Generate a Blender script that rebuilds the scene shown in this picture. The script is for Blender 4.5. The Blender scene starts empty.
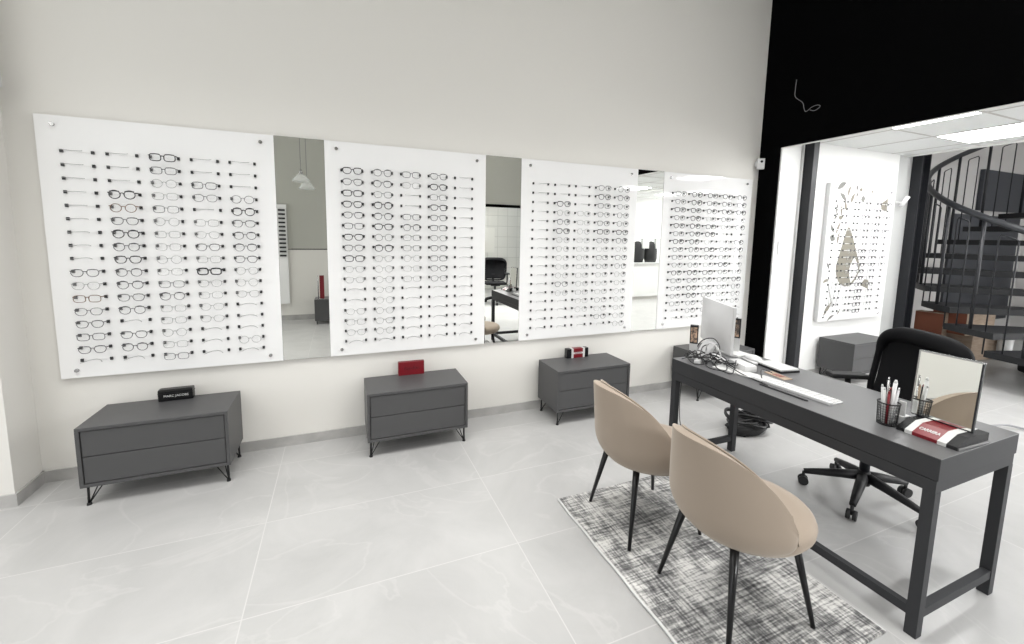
import bpy, bmesh, math, random
from mathutils import Vector, Matrix
random.seed(7)
S = bpy.context.scene
COL = S.collection
PI = math.pi

# ---------------------------------------------------------------- materials
def mat(name, col, rough=.5, metal=0, spec=.5, emit=None, es=1, alpha=None, coat=0):
    m = bpy.data.materials.new(name); m.use_nodes = True
    b = m.node_tree.nodes['Principled BSDF']
    b.inputs['Base Color'].default_value = (*col, 1)
    b.inputs['Roughness'].default_value = rough
    b.inputs['Metallic'].default_value = metal
    b.inputs['Specular IOR Level'].default_value = spec
    b.inputs['Coat Weight'].default_value = coat
    if emit:
        b.inputs['Emission Color'].default_value = (*emit, 1); b.inputs['Emission Strength'].default_value = es
    if alpha is not None: b.inputs['Alpha'].default_value = alpha
    return m

def nodes(m): return m.node_tree.nodes, m.node_tree.links, m.node_tree.nodes['Principled BSDF']

def add_noise_bump(m, scale=60, strength=.15, dist=.002, detail=4):
    n, l, b = nodes(m)
    tc = n.new('ShaderNodeTexCoord'); t = n.new('ShaderNodeTexNoise'); bp = n.new('ShaderNodeBump')
    t.inputs['Scale'].default_value = scale; t.inputs['Detail'].default_value = detail
    bp.inputs['Strength'].default_value = strength; bp.inputs['Distance'].default_value = dist
    l.new(tc.outputs['Object'], t.inputs['Vector']); l.new(t.outputs['Fac'], bp.inputs['Height']); l.new(bp.outputs['Normal'], b.inputs['Normal'])
    return t

def noise_color(m, c1, c2, scale, detail=5, lo=.35, hi=.65, mapping=(1, 1, 1)):
    n, l, b = nodes(m)
    tc = n.new('ShaderNodeTexCoord'); mp = n.new('ShaderNodeMapping'); t = n.new('ShaderNodeTexNoise'); r = n.new('ShaderNodeValToRGB')
    mp.inputs['Scale'].default_value = mapping
    t.inputs['Scale'].default_value = scale; t.inputs['Detail'].default_value = detail
    r.color_ramp.elements[0].position = lo; r.color_ramp.elements[0].color = (*c1, 1)
    r.color_ramp.elements[1].position = hi; r.color_ramp.elements[1].color = (*c2, 1)
    l.new(tc.outputs['Object'], mp.inputs['Vector']); l.new(mp.outputs['Vector'], t.inputs['Vector'])
    l.new(t.outputs['Fac'], r.inputs['Fac']); l.new(r.outputs['Color'], b.inputs['Base Color'])
    return r

M = {}
M['wall'] = mat('warm_white_paint', (.755, .74, .705), .85, spec=.2); add_noise_bump(M['wall'], 90, .05, .001)
M['white_wall'] = mat('white_paint', (.80, .80, .79), .8, spec=.2)
M['grey_wall'] = mat('grey_green_paint', (.46, .46, .42), .9, spec=.1)
M['stair_wall'] = mat('stairwell_paint', (.56, .55, .54), .9, spec=.1)
M['shaded_white_wall'] = mat('shaded_white_paint', (.46, .465, .46), .85, spec=.15)  # white wall paint with shade mixed into the colour
M['black_wall'] = mat('black_paint', (.0016, .0016, .0018), .9, spec=.03)
M['ceiling'] = mat('ceiling_white', (.78, .78, .76), .9, spec=.1)
M['ceiling_tile'] = mat('ceiling_tile_white', (.80, .81, .80), .9, spec=.1); noise_color(M['ceiling_tile'], (.74, .75, .74), (.82, .83, .82), 220, 2)
M['tbar'] = mat('ceiling_grid_grey', (.52, .5, .48), .6)
M['base'] = mat('skirting_tile', (.42, .41, .40), .35); noise_color(M['base'], (.36, .355, .345), (.47, .46, .45), 7)
M['steel_black'] = mat('black_steel', (.012, .013, .016), .45, spec=.4)
M['mirror'] = mat('mirror_glass', (.86, .87, .84), .0, 1)
M['board'] = mat('white_acrylic', (.86, .86, .86), .04, spec=.45)
M['board_art'] = mat('white_printed_board', (.76, .76, .76), .3, spec=.4)
M['chrome'] = mat('brushed_chrome', (.45, .45, .45), .25, 1)
M['holder_black'] = mat('holder_black', (.02, .02, .022), .35)
M['grey_wire'] = mat('grey_wire', (.30, .30, .30), .3, .3)
M['cab'] = mat('charcoal_lacquer', (.072, .072, .074), .42, spec=.4); add_noise_bump(M['cab'], 400, .08, .0005)
M['cab_dark'] = mat('drawer_gap_dark', (.03, .03, .033), .6)
M['leg_black'] = mat('black_leg_metal', (.008, .008, .009), .3, .3)
M['desk'] = mat('charcoal_desk_top', (.105, .105, .108), .32, spec=.5); add_noise_bump(M['desk'], 500, .06, .0004)
M['desk_side'] = mat('charcoal_desk_steel', (.038, .039, .042), .6, spec=.22)
M['velvet'] = mat('taupe_velvet', (.31, .256, .207), .85, spec=.15)
n, l, b = nodes(M['velvet']); b.inputs['Sheen Weight'].default_value = .35; b.inputs['Sheen Roughness'].default_value = .45
b.inputs['Sheen Tint'].default_value = (.8, .76, .7, 1)
add_noise_bump(M['velvet'], 260, .15, .001)
M['plastic_black'] = mat('black_plastic', (.007, .007, .008), .55, spec=.35)
M['plastic_matte'] = mat('dark_rubber', (.012, .012, .013), .7)
M['white_plastic'] = mat('white_plastic', (.66, .66, .66), .35)
M['off_white'] = mat('pale_grey_plastic', (.60, .60, .60), .35)
M['alu'] = mat('silver_aluminium', (.66, .66, .665), .42, .35)
M['key_white'] = mat('white_keycap', (.62, .62, .62), .5)
M['red'] = mat('deep_red', (.17, .003, .010), .35)
M['red_dark'] = mat('dark_maroon', (.09, .003, .008), .5)
M['chair_frame'] = mat('chair_frame_black', (.005, .005, .006), .75, spec=.12)
M['paper'] = mat('paper_white', (.62, .62, .61), .7)
M['case_black'] = mat('black_case', (.004, .004, .005), .25)
M['card'] = mat('cardboard', (.36, .285, .22), .85, spec=.1); noise_color(M['card'], (.33, .255, .195), (.40, .32, .25), 12, mapping=(1, 1, 4))
M['card_red'] = mat('cardboard_red', (.22, .085, .055), .85, spec=.1)
M['navy'] = mat('slate_panel', (.032, .036, .045), .5)
M['tread'] = mat('stair_tread', (.012, .0125, .014), .5, spec=.3)
M['cushion'] = mat('dark_mesh', (.006, .006, .007), .9, spec=.2)
M['glass'] = mat('clear_lens', (.95, .95, .95), .02, spec=.4, alpha=.10)
M['lamp_glass'] = mat('lamp_glass', (.85, .87, .85), .05, spec=.6, alpha=.35)
M['emit'] = mat('ceiling_light_diffuser', (.9, .9, .9), .5, emit=(1, 1, .99), es=26)
M['leaf'] = mat('print_olive_grey', (.20, .185, .145), .5)
M['leaf2'] = mat('print_grey', (.16, .16, .145), .5)
M['sticker'] = mat('photo_print', (.3, .22, .17), .5); noise_color(M['sticker'], (.06, .05, .05), (.6, .42, .3), 45, 3, .4, .62)
M['cable'] = mat('black_cable', (.010, .010, .011), .45)
M['cable_grey'] = mat('grey_cable', (.25, .25, .26), .5)
M['reflect_floor'] = None

# floor tiles
def floor_mat():
    m = mat('porcelain_tile', (.6, .6, .6), .3, spec=.45)
    n, l, b = nodes(m)
    tc = n.new('ShaderNodeTexCoord')
    mp = n.new('ShaderNodeMapping'); mp.inputs['Location'].default_value = (.405, .037 + .0, 0)
    br = n.new('ShaderNodeTexBrick'); br.offset = 0; br.squash = 1
    br.inputs['Scale'].default_value = 1; br.inputs['Brick Width'].default_value = 1.2; br.inputs['Row Height'].default_value = .62
    br.inputs['Mortar Size'].default_value = .0028; br.inputs['Mortar Smooth'].default_value = .3; br.inputs['Bias'].default_value = 0
    br.inputs['Color1'].default_value = (0, 0, 0, 1); br.inputs['Color2'].default_value = (1, 1, 1, 1)
    l.new(tc.outputs['Object'], mp.inputs['Vector']); l.new(mp.outputs['Vector'], br.inputs['Vector'])
    # per tile offset of the cloudy veining
    ad = n.new('ShaderNodeVectorMath'); ad.operation = 'MULTIPLY_ADD'; ad.inputs[1].default_value = (3, 3, 3)
    l.new(br.outputs['Color'], ad.inputs[0]); l.new(tc.outputs['Object'], ad.inputs[2])
    n1 = n.new('ShaderNodeTexNoise'); n1.inputs['Scale'].default_value = 1.6; n1.inputs['Detail'].default_value = 9; n1.inputs['Roughness'].default_value = .62; n1.inputs['Distortion'].default_value = .8
    l.new(ad.outputs[0], n1.inputs['Vector'])
    r1 = n.new('ShaderNodeValToRGB'); r1.color_ramp.elements[0].position = .3; r1.color_ramp.elements[0].color = (.365, .362, .358, 1)
    r1.color_ramp.elements[1].position = .68; r1.color_ramp.elements[1].color = (.44, .437, .432, 1)
    l.new(n1.outputs['Fac'], r1.inputs['Fac'])
    n2 = n.new('ShaderNodeTexNoise'); n2.inputs['Scale'].default_value = 1.1; n2.inputs['Detail'].default_value = 6; n2.inputs['Distortion'].default_value = 1.5
    l.new(ad.outputs[0], n2.inputs['Vector'])
    r2 = n.new('ShaderNodeValToRGB'); e = r2.color_ramp.elements
    e[0].position = .485; e[0].color = (0, 0, 0, 1); e[1].position = .5; e[1].color = (1, 1, 1, 1); x = e.new(.515); x.color = (0, 0, 0, 1)
    l.new(n2.outputs['Fac'], r2.inputs['Fac'])
    mx = n.new('ShaderNodeMixRGB'); mx.inputs[2].default_value = (.49, .485, .477, 1)
    mu = n.new('ShaderNodeMath'); mu.operation = 'MULTIPLY'; mu.inputs[1].default_value = .35
    l.new(r2.outputs['Color'], mu.inputs[0]); l.new(mu.outputs[0], mx.inputs['Fac']); l.new(r1.outputs['Color'], mx.inputs[1])
    mm = n.new('ShaderNodeMixRGB'); mm.inputs[2].default_value = (.50, .495, .487, 1)
    l.new(br.outputs['Fac'], mm.inputs['Fac']); l.new(mx.outputs[0], mm.inputs[1]); l.new(mm.outputs[0], b.inputs['Base Color'])
    bp = n.new('ShaderNodeBump'); bp.invert = True; bp.inputs['Strength'].default_value = .12; bp.inputs['Distance'].default_value = .002
    l.new(br.outputs['Fac'], bp.inputs['Height']); l.new(bp.outputs['Normal'], b.inputs['Normal'])
    return m
M['floor'] = floor_mat()

def rug_mat():
    m = mat('distressed_rug', (.4, .4, .4), .95, spec=.05)
    n, l, b = nodes(m)
    tc = n.new('ShaderNodeTexCoord')
    def streak(sc, scale, lo, hi, detail=6):
        mp = n.new('ShaderNodeMapping'); mp.inputs['Scale'].default_value = sc
        t = n.new('ShaderNodeTexNoise'); t.inputs['Scale'].default_value = scale; t.inputs['Detail'].default_value = detail; t.inputs['Roughness'].default_value = .65
        r = n.new('ShaderNodeMapRange'); r.inputs['From Min'].default_value = lo; r.inputs['From Max'].default_value = hi
        l.new(tc.outputs['Object'], mp.inputs['Vector']); l.new(mp.outputs['Vector'], t.inputs['Vector']); l.new(t.outputs['Fac'], r.inputs['Value'])
        return r.outputs[0]
    a = streak((22, 1.6, 1), 4, .40, .58)      # streaks along the length
    c = streak((1.6, 22, 1), 4, .40, .58)      # streaks across
    k = streak((1, 1, 1), 5, .38, .60, 4)
    br = n.new('ShaderNodeTexBrick'); br.offset = .37; br.inputs['Scale'].default_value = 1; br.inputs['Brick Width'].default_value = .17; br.inputs['Row Height'].default_value = .21
    br.inputs['Mortar Size'].default_value = .003; br.inputs['Mortar Smooth'].default_value = 1
    br.inputs['Color1'].default_value = (.3, .3, .3, 1); br.inputs['Color2'].default_value = (.75, .75, .75, 1)
    l.new(tc.outputs['Object'], br.inputs['Vector'])
    mx = n.new('ShaderNodeMath'); mx.operation = 'MULTIPLY_ADD'; mx.inputs[1].default_value = .5
    hf = n.new('ShaderNodeMath'); hf.operation = 'MULTIPLY'; hf.inputs[1].default_value = .5
    l.new(c, hf.inputs[0]); l.new(a, mx.inputs[0]); l.new(hf.outputs[0], mx.inputs[2])
    bw = n.new('ShaderNodeRGBToBW'); l.new(br.outputs['Color'], bw.inputs[0])
    m2 = n.new('ShaderNodeMix'); m2.data_type = 'FLOAT'; m2.inputs[0].default_value = .42
    kb = n.new('ShaderNodeMath'); kb.operation = 'MULTIPLY_ADD'; kb.inputs[1].default_value = .75; l.new(k, kb.inputs[0]); b5 = n.new('ShaderNodeMath'); b5.operation = 'MULTIPLY'; b5.inputs[1].default_value = .25; l.new(bw.outputs[0], b5.inputs[0]); l.new(b5.outputs[0], kb.inputs[2])
    l.new(mx.outputs[0], m2.inputs[2]); l.new(kb.outputs[0], m2.inputs[3])
    fn = streak((1, 1, 1), 120, .3, .7, 2)
    m3 = n.new('ShaderNodeMix'); m3.data_type = 'FLOAT'; m3.inputs[0].default_value = .12
    l.new(m2.outputs[0], m3.inputs[2]); l.new(fn, m3.inputs[3])
    r = n.new('ShaderNodeValToRGB'); e = r.color_ramp.elements
    e[0].position = .15; e[0].color = (.055, .055, .057, 1); e[1].position = .76; e[1].color = (.66, .65, .63, 1)
    x = e.new(.40); x.color = (.17, .17, .17, 1); x = e.new(.60); x.color = (.40, .395, .385, 1)
    l.new(m3.outputs[0], r.inputs['Fac']); l.new(r.outputs['Color'], b.inputs['Base Color'])
    bp = n.new('ShaderNodeBump'); bp.inputs['Strength'].default_value = .4; bp.inputs['Distance'].default_value = .004
    l.new(m3.outputs[0], bp.inputs['Height']); l.new(bp.outputs['Normal'], b.inputs['Normal'])
    return m
M['rug'] = rug_mat()

def grid_wall_mat():
    m = mat('white_grid_wall', (.7, .7, .68), .6)
    n, l, b = nodes(m)
    tc = n.new('ShaderNodeTexCoord'); sp = n.new('ShaderNodeSeparateXYZ'); cb = n.new('ShaderNodeCombineXYZ')
    l.new(tc.outputs['Object'], sp.inputs[0]); l.new(sp.outputs[0], cb.inputs[0]); l.new(sp.outputs[2], cb.inputs[1])
    br = n.new('ShaderNodeTexBrick'); br.offset = 0; br.inputs['Scale'].default_value = 1; br.inputs['Brick Width'].default_value = .3; br.inputs['Row Height'].default_value = .3
    br.inputs['Mortar Size'].default_value = .006; br.inputs['Color1'].default_value = (.66, .65, .62, 1); br.inputs['Color2'].default_value = (.7, .69, .66, 1); br.inputs['Mortar'].default_value = (.5, .49, .46, 1)
    l.new(cb.outputs[0], br.inputs['Vector']); l.new(br.outputs['Color'], b.inputs['Base Color'])
    return m
M['grid'] = grid_wall_mat()

# ---------------------------------------------------------------- mesh helpers
class MB:
    def __init__(s): s.bm = bmesh.new(); s.mats = []; s.mi = 0
    def use(s, key):
        m = M[key]
        if m not in s.mats: s.mats.append(m)
        s.mi = s.mats.index(m); return s
    def _fin(s, faces):
        for f in faces: f.material_index = s.mi
    def box(s, a, b, bev=0, mtx=None):
        a, b = Vector(a), Vector(b); t = bmesh.new()
        vs = bmesh.ops.create_cube(t, size=1)['verts']
        c = (a + b) / 2; d = b - a
        for v in vs: v.co = Vector((v.co.x * d.x + c.x, v.co.y * d.y + c.y, v.co.z * d.z + c.z))
        if bev: bmesh.ops.bevel(t, geom=t.edges[:], offset=bev, segments=2, affect='EDGES', profile=.7)
        return s._merge(t, mtx)
    def _merge(s, t, mtx=None, smooth=None):
        if mtx: bmesh.ops.transform(t, matrix=mtx, verts=t.verts)
        mp = {}
        for v in t.verts: mp[v] = s.bm.verts.new(v.co)
        for f in t.faces:
            try: g = s.bm.faces.new([mp[v] for v in f.verts])
            except ValueError: continue
            g.material_index = s.mi; g.smooth = f.smooth if smooth is None else smooth
        t.free(); return s
    def prism(s, pts, depth, axis='y', base=0, mtx=None):
        """polygon pts (2D) extruded along an axis"""
        t = bmesh.new()
        def P(p, k):
            if axis == 'y': return (p[0], k, p[1])
            if axis == 'x': return (k, p[0], p[1])
            return (p[0], p[1], k)
        A = [t.verts.new(P(p, base)) for p in pts]; B = [t.verts.new(P(p, base + depth)) for p in pts]
        t.faces.new(A); t.faces.new(B[::-1]); n = len(pts)
        for i in range(n): t.faces.new((A[i], B[i], B[(i + 1) % n], A[(i + 1) % n]))
        bmesh.ops.recalc_face_normals(t, faces=t.faces[:])
        return s._merge(t, mtx)
    def cyl(s, p, q, r0, r1=None, n=12, cap=True):
        p, q = Vector(p), Vector(q); r1 = r0 if r1 is None else r1
        d = (q - p); u = d.normalized().orthogonal().normalized(); w = d.normalized().cross(u)
        t = bmesh.new()
        A = [t.verts.new(p + (u * math.cos(2 * PI * i / n) + w * math.sin(2 * PI * i / n)) * r0) for i in range(n)]
        B = [t.verts.new(q + (u * math.cos(2 * PI * i / n) + w * math.sin(2 * PI * i / n)) * r1) for i in range(n)]
        for i in range(n):
            f = t.faces.new((A[i], A[(i + 1) % n], B[(i + 1) % n], B[i])); f.smooth = True
        if cap: t.faces.new(A[::-1]); t.faces.new(B)
        return s._merge(t)
    def tube(s, pts, r, n=6, closed=False, flat=1.0, up=None):
        pts = [Vector(p) for p in pts]; N = len(pts); t = bmesh.new(); rings = []
        pu = None
        for i, p in enumerate(pts):
            if closed: d = pts[(i + 1) % N] - pts[i - 1]
            else: d = pts[min(i + 1, N - 1)] - pts[max(i - 1, 0)]
            if d.length < 1e-9: d = Vector((0, 0, 1))
            d.normalize()
            if up is not None: u = Vector(up) - d * d.dot(Vector(up)); u = u.normalized() if u.length > 1e-6 else d.orthogonal().normalized()
            elif pu is None: u = d.orthogonal().normalized()
            else:
                u = pu - d * d.dot(pu); u = u.normalized() if u.length > 1e-6 else d.orthogonal().normalized()
            pu = u; w = d.cross(u)
            rr = r[i] if isinstance(r, (list, tuple)) else r
            rings.append([t.verts.new(p + u * math.cos(2 * PI * k / n) * rr * flat + w * math.sin(2 * PI * k / n) * rr) for k in range(n)])
        for i in range(N if closed else N - 1):
            A, B = rings[i], rings[(i + 1) % N]
            for k in range(n):
                f = t.faces.new((A[k], A[(k + 1) % n], B[(k + 1) % n], B[k])); f.smooth = True
        if not closed: t.faces.new(rings[0][::-1]); t.faces.new(rings[-1])
        return s._merge(t)
    def lathe(s, prof, c=(0, 0, 0), n=24, sx=1, sy=1):
        t = bmesh.new(); c = Vector(c); rings = []
        for r, z in prof:
            rings.append([t.verts.new(c + Vector((r * sx * math.cos(2 * PI * k / n), r * sy * math.sin(2 * PI * k / n), z))) for k in range(n)])
        for i in range(len(prof) - 1):
            for k in range(n):
                f = t.faces.new((rings[i][k], rings[i][(k + 1) % n], rings[i + 1][(k + 1) % n], rings[i + 1][k])); f.smooth = True
        if prof[0][0] > 1e-5: t.faces.new(rings[0][::-1])
        if prof[-1][0] > 1e-5: t.faces.new(rings[-1])
        bmesh.ops.remove_doubles(t, verts=t.verts[:], dist=1e-6)
        return s._merge(t)
    def grid(s, rows, closed_u=False, smooth=True):
        t = bmesh.new(); V = [[t.verts.new(p) for p in r] for r in rows]
        for i in range(len(V) - 1):
            m_ = len(V[i])
            for k in range(m_ if closed_u else m_ - 1):
                f = t.faces.new((V[i][k], V[i][(k + 1) % m_], V[i + 1][(k + 1) % m_], V[i + 1][k])); f.smooth = smooth
        return s._merge(t)
    def build(s, name, parent=None, mods=()):
        me = bpy.data.meshes.new(name); s.bm.to_mesh(me); s.bm.free()
        for m in s.mats: me.materials.append(m)
        o = bpy.data.objects.new(name, me); COL.objects.link(o)
        if parent: o.parent = parent
        for typ, kw in mods:
            md = o.modifiers.new(typ.lower(), typ)
            for k, v in kw.items(): setattr(md, k, v)
        return o

def new(key): return MB().use(key)
def thing(name, label, cat, loc=(0, 0, 0), rz=0, group=None):
    o = bpy.data.objects.new(name, None); COL.objects.link(o); o.empty_display_size = .1
    o.location = loc; o.rotation_euler = (0, 0, rz)
    return tag(o, label, cat, group)
def tag(o, label, cat, group=None):
    o['label'] = label; o['category'] = cat
    if group: o['group'] = group
    return o
def struct(o, parent=None):
    o['kind'] = 'structure'; return o
def copy_tree(o, parent=None):
    c = o.copy(); COL.objects.link(c)
    if parent: c.parent = parent
    for ch in list(o.children): copy_tree(ch, c)
    return c
def text_part(name, body, size, matkey, parent, loc, rot, depth=.0006, shear=0, sx=1, font_w=0):
    cu = bpy.data.curves.new(name, 'FONT'); cu.body = body; cu.size = size; cu.extrude = depth
    cu.align_x = 'CENTER'; cu.align_y = 'CENTER'; cu.shear = shear; cu.offset = font_w
    o = bpy.data.objects.new(name, cu); COL.objects.link(o)
    bpy.context.view_layer.update()
    me = bpy.data.meshes.new_from_object(o.evaluated_get(bpy.context.evaluated_depsgraph_get()))
    bpy.data.objects.remove(o); me.name = name
    me.transform(Matrix.Diagonal((sx, 1, 1, 1)))
    me.materials.clear(); me.materials.append(M[matkey])
    r = bpy.data.objects.new(name, me); COL.objects.link(r); r.parent = parent; r.location = loc; r.rotation_euler = rot
    return r

YW = 3.335      # main wall
XL = -1.713     # short left wall
XB = 4.19       # black partition
CZ = 2.59       # low ceiling of the back room
HZ = 4.5        # ceiling of the main room
YA = 3.10       # wall of the back room

# ---------------------------------------------------------------- setting
f = new('floor'); f.box((-5.2, -5.6, -.1), (11.9, 4.2, 0)); struct(f.build('floor'))
w = new('wall'); w.box((XL, YW, 0), (XB + .1, YW + .12, HZ)); struct(w.build('wall_display_side'))
w = new('wall'); w.box((-5.2, YA - .005, 0), (XL, YA + .36, HZ)); struct(w.build('wall_left_return'))
# far left wall with tall shop windows
w = new('wall'); w.box((-5.2, -5.6, 0), (-5.0, -2.2, HZ)); w.box((-5.2, 2.6, 0), (-5.0, 3.2, HZ)); w.box((-5.2, -2.2, 3.3), (-5.0, 2.6, HZ)); w.box((-5.2, -2.2, 0), (-5.0, 2.6, .15))
struct(w.build('wall_left'))
w = new('ceiling'); w.box((-5.2, -5.6, HZ), (XB + .2, 3.6, HZ + .1)); struct(w.build('ceiling'))
# rear wall (seen only in the mirrors): dark upper part, pale lower part, opening with black lintel on the right
w = new('grey_wall'); w.box((-5.2, -1.75, 1.245), (1.6, -1.65, HZ)); w.use('wall').box((-5.2, -1.75, 0), (1.6, -1.65, 1.235))
w.use('grey_wall').box((1.6, -1.75, 2.17), (XB, -1.65, HZ)); w.use('black_wall').box((-5.2, -1.75, 1.235), (-.78, -1.65, 1.245)); w.box((-.78, -1.75, 1.235), (1.6, -1.645, 1.25))
struct(w.build('wall_rear'))
w = new('black_wall'); w.box((1.6, -1.77, 2.12), (XB, -1.63, 2.17)); w.box((1.6, -1.77, 0), (1.65, -1.63, 2.12)); struct(w.build('trim_1'))
w = new('grid'); w.box((1.0, -5.0, 0), (7, -4.9, 3)); struct(w.build('wall_rear_room'))
w = new('ceiling'); w.box((-5.2, -5.6, 2.6), (XB, -1.75, 2.7)); struct(w.build('ceiling_rear_room'))
# black partition: beam and column
w = new('black_wall')
w.box((XB, -1.7, 2.485), (XB + .03, YW + .1, HZ + .1)); w.box((XB, 3.115, 0), (XB + .02, YW + .1, 2.485)); w.box((XB, -1.75, 0), (XB + .15, -1.55, 2.485))
struct(w.build('wall_black'))
w = new('ceiling'); w.box((XB + .0005, -1.5, 2.478), (XB + .0295, 3.1, 2.4849)); struct(w.build('trim_2'))
# back room walls
w = new('white_wall')
w.box((XB + .02, YA, 0), (4.50, YA + .3, 2.75)); w.box((4.50, YA + .035, 0), (4.535, YA + .3, 2.75)); w.box((4.535, YA, 0), (6.26, YA + .3, 2.75))
struct(w.build('wall_back_room'))
w = new('shaded_white_wall'); w.box((6.261, 3.135, 0), (6.86, 3.3, 4.4)); struct(w.build('wall_beside_column'))  # white wall continued, its shade past the low ceiling put into the colour
w = new('stair_wall'); w.box((6.87, 3.72, 0), (11.7, 3.85, 4.5)); w.box((6.80, 3.3, 0), (6.87, 3.72, 4.4)); struct(w.build('wall_stairwell'))
w = new('stair_wall'); w.box((11.6, -3.5, 0), (11.75, 3.85, 4.5)); struct(w.build('wall_stairwell_end'))
w = new('white_wall'); w.box((XB, -2.7, 0), (11.6, -2.6, 4.5)); struct(w.build('wall_back_room_far'))
w = new('ceiling'); w.box((6.3, -3.5, 4.4), (11.7, 3.85, 4.5)); struct(w.build('ceiling_stairwell'))
w = new('white_wall'); w.box((6.28, -2.6, CZ + .02), (6.36, 3.72, 4.4)); struct(w.build('wall_over_low_ceiling'))
# low ceiling with tile grid
c = new('ceiling_tile'); c.box((XB + .03, -2.6, CZ), (6.36, 3.1, CZ + .02))
xs = [4.79, 5.435, 6.08]; ys = [2.44 - .61 * i for i in range(0, 9)]
c.box((6.361, -2.6, CZ), (9.0, -.38, CZ + .02))
c.use('tbar')
for x in (6.70, 7.24, 7.84, 8.44): c.box((x - .009, -2.6, CZ - .003), (x + .009, -.38, CZ - .0005))
for x in xs: c.box((x - .009, -2.6, CZ - .003), (x + .009, 3.1, CZ - .0005))
for y in ys: c.box((XB + .03, y - .009, CZ - .0035), (6.36, y + .009, CZ - .0006))
c.use('ceiling').box((6.33, -2.6, CZ - .02), (6.38, 3.1, CZ + .02))
struct(c.build('ceiling_back_room'))
# skirting
w = new('base'); w.box((XL, YW - .012, 0), (XB, YW, .072)); struct(w.build('baseboard_display_side'))
w = new('base'); w.box((XL, YA - .017, 0), (XL + .012, YW, .072)); struct(w.build('baseboard_left_return'))
w = new('base'); w.box((-5.0, YA - .017, 0), (XL, YA - .005, .072)); struct(w.build('baseboard_left'))
w = new('base'); w.box((4.63, YA - .012, 0), (6.26, YA, .072)); struct(w.build('baseboard_back_room'))
w = new('base'); w.box((-5, -1.65, 0), (1.6, -1.638, .09)); struct(w.build('baseboard_rear'))
# window frames in the left wall
w = new('steel_black')
for y in (-2.2, -.62, .98, 2.54): w.box((-5.12, y, .15), (-5.06, y + .06, 3.3))
w.box((-5.12, -2.2, .15), (-5.06, 2.6, .21)); w.box((-5.12, -2.2, 3.24), (-5.06, 2.6, 3.3)); struct(w.build('window_1'))

# steel columns
def column(x, y, w_, d_, h, label):
    m = new('steel_black')
    m.box((-w_ / 2, -d_ / 2, 0), (-w_ / 2 + .012, d_ / 2, h)); m.box((w_ / 2 - .012, -d_ / 2, 0), (w_ / 2, d_ / 2, h)); m.box((-w_ / 2, -.006, 0), (w_ / 2, .006, h))
    o = m.build('steel_column'); o.location = (x, y, 0); return tag(o, label, 'column', 'black steel columns')
m = new('steel_black'); m.box((4.55, 3.0, 0), (4.63, 3.099, CZ - .001), .003)
tag(m.build('steel_column'), 'black steel column against white wall, left of the printed display board', 'column')
m = new('steel_black'); m.box((6.60, 3.03, 0), (6.612, 3.15, 3.2)); m.box((6.612, 3.085, 0), (6.768, 3.095, 3.2)); m.box((6.768, 3.03, 0), (6.78, 3.15, 3.2))
tag(m.build('steel_column'), 'black steel column beside the spiral staircase', 'column')

# ---------------------------------------------------------------- eyeglasses
def rim(shape, cx):
    pts = []
    for i in range(18):
        a = 2 * PI * i / 18; c_, s_ = math.cos(a), math.sin(a)
        if shape == 'round': x, z = .0265 * c_, .0242 * s_
        else:
            e = .62 if shape == 'square' else .8
            x = .0282 * math.copysign(abs(c_) ** e, c_); z = (.0205 if shape == 'square' else .0215) * math.copysign(abs(s_) ** e, s_)
            if shape == 'oval' and z < 0: x *= .9
        pts.append((cx + x, 0, z))
    return pts
gl_cache = {}
def glasses_meshes(shape, style):
    key = (shape, style)
    if key in gl_cache: return gl_cache[key]
    r, mk, fl = {'thick': (.0040, 'gl_black', 1), 'dark': (.0027, 'gl_black', 1), 'mid': (.0020, 'gl_charcoal', 1), 'brown': (.0021, 'gl_brown', 1),
             'grey': (.0018, 'gl_grey', 1), 'light': (.0014, 'gl_silver', 1)}[style]
    def fr():
        m = new(mk)
        for sx in (-1, 1): m.tube(rim(shape, .0355 * sx), r, 5, closed=True)
        m.tube([(-.0095, 0, .006), (-.004, -.002, .0095), (.004, -.002, .0095), (.0095, 0, .006)], r * 1.1, 5)
        for sx in (-1, 1): m.tube([(.0615 * sx, 0, .010), (.065 * sx, .0005, .0115), (.068 * sx, .004, .0115)], r * 1.3, 5)
        if style in ('dark', 'thick', 'mid'):
            for sx in (-1, 1): m.tube([(sx * (.0355 + dx), -.0008, .0205 - abs(dx) * .1) for dx in (-.022, -.011, 0, .011, .022)], r * 1.25, 5)
        return m
    def te(m, sx):
        m.tube([(.068 * sx, .004, .0115), (.0695 * sx, .02, .0108), (.070 * sx, .042, .0100)], r * 1.15, 5); return m
    def le(sx):
        m = new('glass'); t = bmesh.new(); vs = [t.verts.new((x, .0003, z)) for x, _, z in rim(shape, .0355 * sx)]; t.faces.new(vs); return m._merge(t)
    A = fr().build('frame_front'); B = [te(new(mk), sx).build('temple') for sx in (-1, 1)]; L = [le(sx).build('lens') for sx in (-1, 1)]
    J = fr(); te(J, 1); te(J, -1); J.use('glass')
    for sx in (-1, 1):
        t = bmesh.new(); vs = [t.verts.new((x, .0003, z)) for x, _, z in rim(shape, .0355 * sx)]; t.faces.new(vs); J._merge(t)
    Jo = J.build('eyeglasses')
    res = (A.data, [o.data for o in B], [o.data for o in L], Jo.data)
    for o in [A, Jo] + B + L: bpy.data.objects.remove(o)
    gl_cache[key] = res; return res
M['gl_black'] = mat('frame_black', (.012, .012, .014), .3)
M['gl_charcoal'] = mat('frame_charcoal', (.07, .07, .075), .3)
M['gl_brown'] = mat('frame_tortoise', (.16, .09, .05), .3)
M['gl_grey'] = mat('frame_gunmetal', (.13, .13, .135), .3, .2)
M['gl_silver'] = mat('frame_silver', (.26, .26, .26), .3, .1)

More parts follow.
